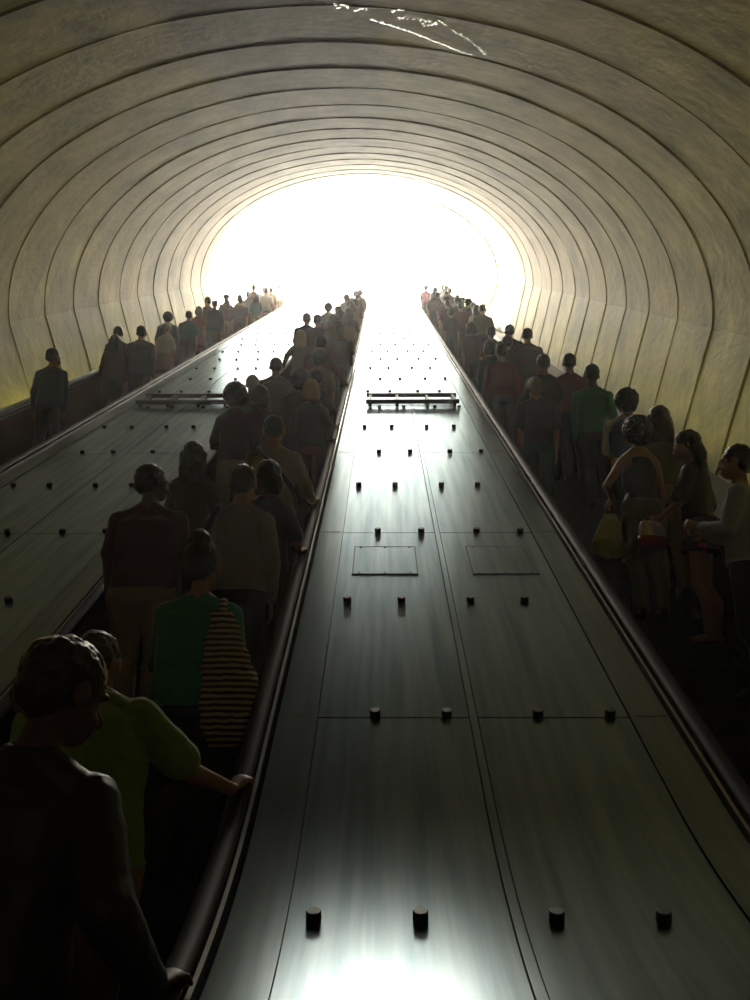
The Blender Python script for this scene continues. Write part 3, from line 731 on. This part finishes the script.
c15 = person('stooping person in an olive shirt left of the broad-backed man', 'c', -1.62, 20, 1.66, lean=10, top=('tshirt', 'olive'), bottom=('trousers', 'charcoal'), hair=('buzz', 'grey'), build=1.15)
person('woman with long glowing blond hair and olive top, left arm out to the rail', 'c', -1.5, 33, 1.66, female=True, top=('long', 'olive'), bottom=('trousers', 'khaki'), hair=('long', 'blond'), armL=('rail', .1), build=1.1)
person('person in a tan shirt with dark hair in the middle of the centre queue', 'c', -0.92, 25, 1.66, top=('tshirt', 'tan'), bottom=('trousers', 'charcoal'), hair=('curly', 'black'))
person('tall man in a rust brown jacket in the middle of the centre queue, right side', 'c', -0.98, 28, 1.76, top=('jacket', 'rust'), bottom=('trousers', 'brown'), hair=('short', 'black'), build=1.25, armR=('rail', .2))
person('man in a brown shirt filling the right side ahead of the rust brown jacket', 'c', -0.76, 34, 1.74, top=('tshirt', 'brown'), bottom=('trousers', 'charcoal'), hair=('short', 'black'), build=1.35)
person('big man in a dark shirt on the left side, far up the centre escalator', 'c', -1.6, 39, 1.8, top=('tshirt', 'charcoal'), bottom=('trousers', 'charcoal'), hair=('short', 'black'), build=1.35)
person('person in a brown top beside the big man far up the centre escalator', 'c', -1.34, 38, 1.8, top=('tshirt', 'brown'), bottom=('trousers', 'charcoal'), hair=('short', 'black'), build=1.15)
person('woman with curly hair and pale brown top far up the centre escalator', 'c', -1.08, 41, 1.68, female=True, top=('blouse', 'tan'), bottom=('trousers', 'brown'), hair=('curly', 'brown'))
person('woman in cream top with glowing hair by the rail far up the centre escalator', 'c', -0.7, 42, 1.7, female=True, top=('blouse', 'beige'), bottom=('trousers', 'khaki'), hair=('long', 'brown'))
person('person in a red top glimpsed in the glare near the top of the centre queue', 'c', -1.12, 48, 1.7, top=('tshirt', 'red'), bottom=('trousers', 'brown'), hair=('short', 'brown'))
farq = 'riders dissolving in the glare at the top of the centre escalator'
rr = random.Random(11)
for X, k, H, tc in ((-.78, 46, 1.70, 'brown'), (-.68, 51, 1.69, 'tan'), (-.88, 53, 1.72, 'brown'), (-1.45, 51, 1.7, 'brown'), (-.68, 56, 1.70, 'rust'), (-.92, 59, 1.68, 'grey'), (-.68, 63, 1.70, 'brown'), (-.9, 67, 1.72, 'brown'), (-.68, 71, 1.68, 'tan'), (-1.15, 63, 1.7, 'grey'), (-1.0, 44, 1.7, 'charcoal')):
    person('rider seen from behind, tiny silhouette in the glare atop the centre queue', 'c', X, k, H, top=('tshirt', tc), bottom=('trousers', 'brown'), hair=(rr.choice(['short', 'bob', 'curly']), 'brown'), female=rr.random() < .5, group=farq)

# ---- left escalator
L_ = lambda lab, X, k, H, **kw: person(lab, 'l', X, k, H, **kw)
L_('man in a pale blue shirt standing alone, lowest whole figure on the left escalator', -4.66, 24, 1.76, top=('long', 'blue'), bottom=('trousers', 'charcoal'), hair=('short', 'black'), build=1.08, skin='mid', hyaw=-30)
L_('rider in a dark blue shirt cut off by the left edge of the photo', -5.0, 19, 1.74, top=('tshirt', 'blue'), bottom=('trousers', 'navy'), hair=('short', 'black'))
L_('woman with long dark hair in a wine red top on the left escalator', -4.66, 31, 1.66, female=True, top=('long', 'maroon'), bottom=('trousers', 'charcoal'), hair=('long', 'dkbrown'), build=1.2)
L_('man peeking out behind the woman in wine red on the left escalator', -4.86, 33, 1.74, top=('tshirt', 'brown'), bottom=('trousers', 'charcoal'), hair=('short', 'black'))
L_('man in a navy suit jacket on the left escalator', -4.32, 32, 1.79, top=('jacket', 'navy'), bottom=('trousers', 'navy'), hair=('short', 'black'), build=1.12)
L_('woman in a beige blouse with tied brown hair on the left escalator', -4.48, 38, 1.62, female=True, top=('blouse', 'beige'), bottom=('skirt', 'tan'), hair=('pony', 'brown'))
L_('man in a dark jacket just beyond the beige blouse, wall side', -4.85, 42, 1.74, top=('jacket', 'charcoal'), bottom=('trousers', 'charcoal'), hair=('curly', 'black'))
L_('man in a grey-green shirt with a bent head on the left escalator', -4.66, 45, 1.71, top=('tshirt', 'teal'), bottom=('trousers', 'charcoal'), hair=('short', 'black'), build=1.2, lean=5)
L_('tall man in a brown shirt whose head stands above the left queue', -5.05, 53, 1.86, top=('tshirt', 'brown'), bottom=('trousers', 'charcoal'), hair=('short', 'dkbrown'))
L_('woman in a red dress with a pale bag strap on the left escalator', -4.75, 49, 1.68, female=True, top=('dress', 'red'), bottom=('skirt', 'red'), hair=('bob', 'dkbrown'))
L_('broad man in a dark blue jacket in the middle of the left queue', -4.66, 53, 1.76, top=('jacket', 'navy'), bottom=('trousers', 'charcoal'), hair=('short', 'black'), build=1.2)
L_('woman in a wine top with her hair down in the middle of the left queue', -4.62, 57, 1.67, female=True, top=('blouse', 'maroon'), bottom=('trousers', 'tan'), hair=('long', 'brown'))
L_('man in a dark cap behind the wine top, wall side', -4.9, 60, 1.77, top=('tshirt', 'brown'), bottom=('trousers', 'charcoal'), hair=('cap', 'black'))
L_('woman in a tan top high up the left queue', -4.7, 64, 1.66, female=True, top=('blouse', 'tan'), bottom=('trousers', 'tan'), hair=('bob', 'brown'))
L_('man in a brown shirt with a round head high up the left queue', -4.28, 58, 1.72, top=('tshirt', 'brown'), bottom=('trousers', 'brown'), hair=('short', 'dkbrown'), build=1.25)
L_('thin person in a grey shirt high up the left queue, wall side', -4.55, 66, 1.75, top=('tshirt', 'grey'), bottom=('trousers', 'brown'), hair=('short', 'brown'))
L_('tallest head high up the left queue, person in a rust shirt', -4.95, 74, 1.86, top=('tshirt', 'rust'), bottom=('trousers', 'brown'), hair=('buzz', 'brown'))
L_('woman in a teal top high up the left queue', -4.15, 64, 1.7, female=True, top=('tshirt', 'teal'), bottom=('trousers', 'olive'), hair=('long', 'brown'))
L_('man in a white shirt near the top of the left queue', -4.22, 71, 1.78, top=('tshirt', 'white'), bottom=('trousers', 'brown'), hair=('buzz', 'brown'), build=1.2)
for X, k in ((-4.7, 78), (-4.3, 76), (-4.9, 82), (-4.4, 84)):
    L_('rider seen as a tiny silhouette in the glare atop the left queue', X, k, 1.7, top=('tshirt', 'tan'), bottom=('trousers', 'brown'), hair=('short', 'brown'), group='riders dissolving in the glare at the top of the left escalator')

# ---- right escalator
Q = lambda lab, X, k, H, **kw: person(lab, 'r', X, k, H, **kw)
r1 = Q('man in a bright green long-sleeved shirt and dark trousers', 2.48, 19, 1.78, top=('long', 'green'), bottom=('trousers', 'black'), hair=('short', 'black'), build=1.15, skin='dark')
Q('man in a rust brown shirt just ahead of the green shirt', 2.5, 22, 1.76, top=('tshirt', 'rust'), bottom=('trousers', 'charcoal'), hair=('short', 'black'), build=1.1)
Q('man in a black shirt with broad shoulders in front of the rust brown shirt', 2.12, 22, 1.75, top=('tshirt', 'black'), bottom=('trousers', 'navy'), hair=('short', 'black'), build=1.25)
Q('man in a navy t-shirt and dark cap near the left rail of the right escalator', 1.72, 18, 1.7, top=('tshirt', 'navy'), bottom=('trousers', 'teal'), hair=('buzz', 'grey'), build=1.1, hpitch=6)
Q('tall man in a brown shirt, head against the lower right wall edge of the light', 2.55, 30, 1.8, top=('tshirt', 'brown'), bottom=('trousers', 'charcoal'), hair=('short', 'black'), build=1.2)
Q('man in a red shirt by the left rail of the right escalator', 1.74, 25, 1.76, top=('long', 'red'), bottom=('trousers', 'charcoal'), hair=('short', 'black'), build=1.2)
Q('man in a dark striped shirt two steps ahead of the tall brown-shirted man', 2.34, 33, 1.75, top=('tshirt', 'charcoal'), bottom=('trousers', 'charcoal'), hair=('short', 'black'), build=1.25)
Q('woman with tied hair half hidden behind the dark striped shirt', 2.05, 34, 1.68, female=True, top=('tshirt', 'brown'), bottom=('trousers', 'brown'), hair=('pony', 'dkbrown'))
Q('man in a brown jacket right of the red shirt, further up', 2.06, 29, 1.71, top=('jacket', 'brown'), bottom=('trousers', 'charcoal'), hair=('short', 'black'))
Q('person in a black top at the left rail beyond the red shirt', 1.72, 28, 1.66, female=True, top=('long', 'black'), bottom=('trousers', 'denim'), hair=('bob', 'black'))
Q('tall man in a grey-green shirt high up the right queue, wall side', 2.62, 46, 1.8, top=('tshirt', 'olive'), bottom=('trousers', 'charcoal'), hair=('buzz', 'brown'), build=1.15)
Q('woman in a cream top with long light brown hair high up the right queue', 2.45, 49, 1.7, female=True, top=('blouse', 'beige'), bottom=('trousers', 'navy'), hair=('long', 'brown'), build=1.2)
Q('man in a dark navy shirt high up the right queue, head turned right', 2.47, 54, 1.75, top=('tshirt', 'navy'), bottom=('trousers', 'charcoal'), hair=('curly', 'black'), hyaw=-40)
Q('person in a red-brown shirt high up the right queue', 2.15, 52, 1.68, top=('tshirt', 'rust'), bottom=('trousers', 'charcoal'), hair=('short', 'dkbrown'))
Q('man with a pale head in a grey shirt near the top of the right queue', 2.38, 61, 1.71, top=('tshirt', 'grey'), bottom=('trousers', 'brown'), hair=('short', 'brown'))
Q('woman with a big rounded head of hair at the left rail, right queue top', 1.95, 59, 1.72, female=True, top=('blouse', 'brown'), bottom=('trousers', 'denim'), hair=('afro', 'brown'), build=1.25)
Q('man in a brown shirt at the left rail, one row beyond the big rounded hair', 1.88, 66, 1.71, top=('tshirt', 'brown'), bottom=('trousers', 'brown'), hair=('short', 'brown'), build=1.1)
farr = 'riders dissolving in the glare at the top of the right escalator'
for X, k, H in ((2.49, 75, 1.75), (2.55, 71, 1.75), (1.74, 66, 1.7), (2.03, 75, 1.7), (2.2, 67, 1.68), (2.6, 79, 1.74), (1.78, 80, 1.7), (2.62, 59, 1.66), (2.25, 57, 1.7), (2.0, 63, 1.66), (2.66, 51, 1.7), (1.85, 54, 1.7), (1.72, 47, 1.66), (1.76, 36, 1.68)):
    Q('rider seen from behind as a tiny silhouette near the top of the right queue', X, k, H, top=('tshirt', rr.choice(['brown', 'charcoal', 'tan', 'maroon'])), bottom=('trousers', 'charcoal'), hair=(rr.choice(['short', 'bob', 'curly']), 'dkbrown'), female=rr.random() < .4, group=farr)
r21 = Q('man in a blue vest over a white short-sleeved shirt, curly hair and jeans', 2.4, 15, 1.75, top=('tshirt', 'white'), bottom=('trousers', 'denim'), hair=('curly', 'black'), build=1.15, skin='mid', armL=('front', 1.0), shoe='white')
r22 = Q('woman with long light brown hair in mustard top behind the curly-haired woman', 2.52, 13, 1.73, female=True, top=('blouse', 'olive'), bottom=('trousers', 'khaki'), hair=('long', 'brown'), skin='light', build=1.15, hyaw=10)
r23 = Q('woman in black sleeveless top with big curly hair and olive trousers, holding the green bag', 2.14, 12, 1.7, female=True, yaw=12, top=('tank', 'black'), bottom=('trousers', 'olive'), hair=('afro', 'black'), skin='light', build=1.15, armL=('at', (-.17, .20, 1.10), (-.1, .7, -.2), (-.8, -.6, -.3)))
r24 = Q('young woman in profile with long dark hair, black top and floral skirt', 2.48, 11, 1.69, female=True, yaw=52, top=('blouse', 'black'), bottom=('skirt', 'floral'), hem=.74, hair=('long', 'black'), skin='light', hpitch=14, hyaw=34, face=True, shoe='sandal', armL=('at', (-.10, .30, 1.06), (0, .8, -.4)), armR='down')
r25 = Q('man in pale blue shirt in profile at the right edge of the photo', 2.46, 9, 1.74, yaw=62, top=('long', 'lightblue'), bottom=('trousers', 'navy'), hair=('short', 'black'), skin='mid', y=6.28, armL=('at', (-.10, .26, 1.20), (.1, .8, .3)), armR=('at', (.10, .26, 1.18), (-.2, .8, .3)), face=True, build=1.1)
r26 = Q('rider in a dark hoodie at the extreme right edge, mostly out of the photo', 2.62, 7, 1.75, top=('jacket', 'black'), bottom=('trousers', 'black'), hair=('short', 'black'), yaw=20)

# ------------------------------------------------------------------ clothing extras and carried things
def vest(P):
    bend = P['bend']; g = G(); W = 1.15
    g.loft([(0, 0, .95, .19, .135), (0, .005, 1.10, .185, .135), (0, .01, 1.31, .21, .145), (0, 0, 1.40, .19, .13), (0, -.01, 1.455, .12, .10)], bend)
    link('vest', g.remesh('vest', cloth('royal', CL['royal']), P['V'], 2, [(TX['fold'], .015)]), P['root'])
vest(r21)
def strap(P, pts, m, r=(.022, .004)):
    """strap along body-space points; returns world points"""
    return [P['mw'] @ P['bend'](Vector(p)) for p in pts]
def smooth_pts(pts, n=6):
    out = []; pts = [Vector(p) for p in pts]
    for i in range(len(pts) - 1):
        p0 = pts[max(0, i - 1)]; p1 = pts[i]; p2 = pts[i + 1]; p3 = pts[min(len(pts) - 1, i + 2)]
        for k in range(n):
            t = k / n; out.append(.5 * ((2 * p1) + (p2 - p0) * t + (2 * p0 - 5 * p1 + 4 * p2 - p3) * t * t + (3 * p1 - p0 - 3 * p2 + p3) * t ** 3))
    return out + [pts[-1]]
def bag(name, label, cat, pos, rings, m, straps, sm, rot=(0, 0, 0), disp=.03, sr=.008, extra=None, vox=.008):
    t = thing(name, label, cat, pos); t.rotation_euler = rot
    g = G(); g.loft(rings); t_o = link('bag_body', g.remesh('bag', m, vox, 3, [(TX['fold'], disp)]), t)
    inv = (Matrix.Translation(pos) @ Euler(rot).to_matrix().to_4x4()).inverted()
    for s_ in straps:
        g = G(); g.tube([inv @ p for p in smooth_pts(s_)], sr, 8); g.obj('strap', sm, t, True)
    if extra: extra(t)
    return t
# striped tote on the green cardigan's right shoulder
B = c3['mw']; sh = lambda x, y, z: B @ c3['bend'](Vector((x, y, z)))
bag('striped_tote', 'large slouchy black and tan striped tote hanging from the green cardigan shoulder', 'bag', sh(.19, -.12, .74),
    [(0, 0, -.04, .06, .05), (0, 0, .02, .11, .08), (.01, 0, .18, .135, .10), (0, 0, .34, .12, .09), (-.03, .01, .50, .08, .06), (-.05, .02, .60, .05, .045)], M['striped'],
    [[sh(.20, -.11, 1.30), sh(.15, -.09, 1.42), sh(.14, .0, 1.475), sh(.16, .08, 1.41), sh(.22, .0, 1.26)]], M['striped'], disp=.07, sr=(.02))
# green bag held before the curly-haired woman
B = r23['mw']; wr = B @ r23['A'][0][2]; 
bag('hobo_bag', 'yellow-green fabric hobo bag hanging from the curly-haired woman\'s left hand', 'bag', wr + Vector((-.03, .03, -.50)),
    [(0, 0, 0, .05, .04), (0, 0, .04, .13, .08), (0, 0, .14, .155, .10), (0, 0, .26, .11, .08), (0, 0, .38, .05, .045)], cloth('bag_green', (.72, .72, .20)),
    [[wr + Vector((-.08, .03, -.16)), wr + Vector((-.05, .05, -.08)), wr + Vector((0, .08, -.03)), wr + Vector((.03, .06, -.08)), wr + Vector((.0, .03, -.16))]], M['bronze'], disp=.04, sr=.010)
# silver and red handbag held by the young woman
B = r24['mw']; wr = B @ r24['A'][0][2]
def hb(t):
    g = G(); g.loft([(0, 0, -.005, .135, .062), (0, 0, .05, .138, .066), (0, 0, .075, .136, .064)]); g.obj('red_base', M['redleather'], t, True)
    g = G(); g.ell((0, -.07, .15), (.012, .006, .012)); g.obj('buckle', M['gold'], t, True)
bag('handbag', 'small silver handbag with a red base held by the young woman in profile', 'bag', wr + Vector((-.07, -.04, -.24)),
    [(0, 0, 0, .13, .055), (0, 0, .08, .135, .06), (0, 0, .18, .115, .045), (0, 0, .20, .10, .03)], M['silver'],
    [[wr + Vector((-.14, -.04, -.06)), wr + Vector((-.1, -.03, .0)), wr + Vector((-.02, .02, .03)), wr + Vector((.05, -.0, -.0)), wr + Vector((.0, -.04, -.06))]], M['redleather'], rot=(0, 0, .5), disp=.01, sr=.006, extra=hb)
# crossbody bag on the beige shirt
B = c8['mw']; sh8 = lambda x, y, z: B @ c8['bend'](Vector((x, y, z)))
bag('messenger_bag', 'dark messenger bag slung across the beige-shirted man\'s back', 'bag', sh8(.27, .02, .72),
    [(0, 0, 0, .06, .14), (0, 0, .12, .065, .15), (0, 0, .24, .055, .14)], M['c_black'],
    [[sh8(.25, -.06, .95), sh8(.2, -.13, 1.06), sh8(.10, -.148, 1.2), sh8(-.02, -.148, 1.34), sh8(-.10, -.112, 1.44), sh8(-.115, -.02, 1.49), sh8(-.08, .07, 1.44), sh8(.0, .15, 1.3), sh8(.17, .14, 1.1), sh8(.25, .08, .97)]], M['c_black'], disp=.01, sr=.022)
# shoulder bag of the grey shirt
B = c6['mw']; sh6 = lambda x, y, z: B @ c6['bend'](Vector((x, y, z)))
bag('shoulder_bag', 'black shoulder bag on the left shoulder of the light grey shirt', 'bag', sh6(-.31, .02, .86),
    [(0, 0, 0, .05, .13), (0, 0, .14, .06, .14), (0, 0, .26, .05, .12)], M['c_black'],
    [[sh6(-.27, -.08, 1.1), sh6(-.20, -.09, 1.35), sh6(-.155, -.06, 1.47), sh6(-.15, .0, 1.50), sh6(-.16, .07, 1.46), sh6(-.24, .10, 1.3), sh6(-.29, .10, 1.1)]], M['c_black'], disp=.01, sr=.018)
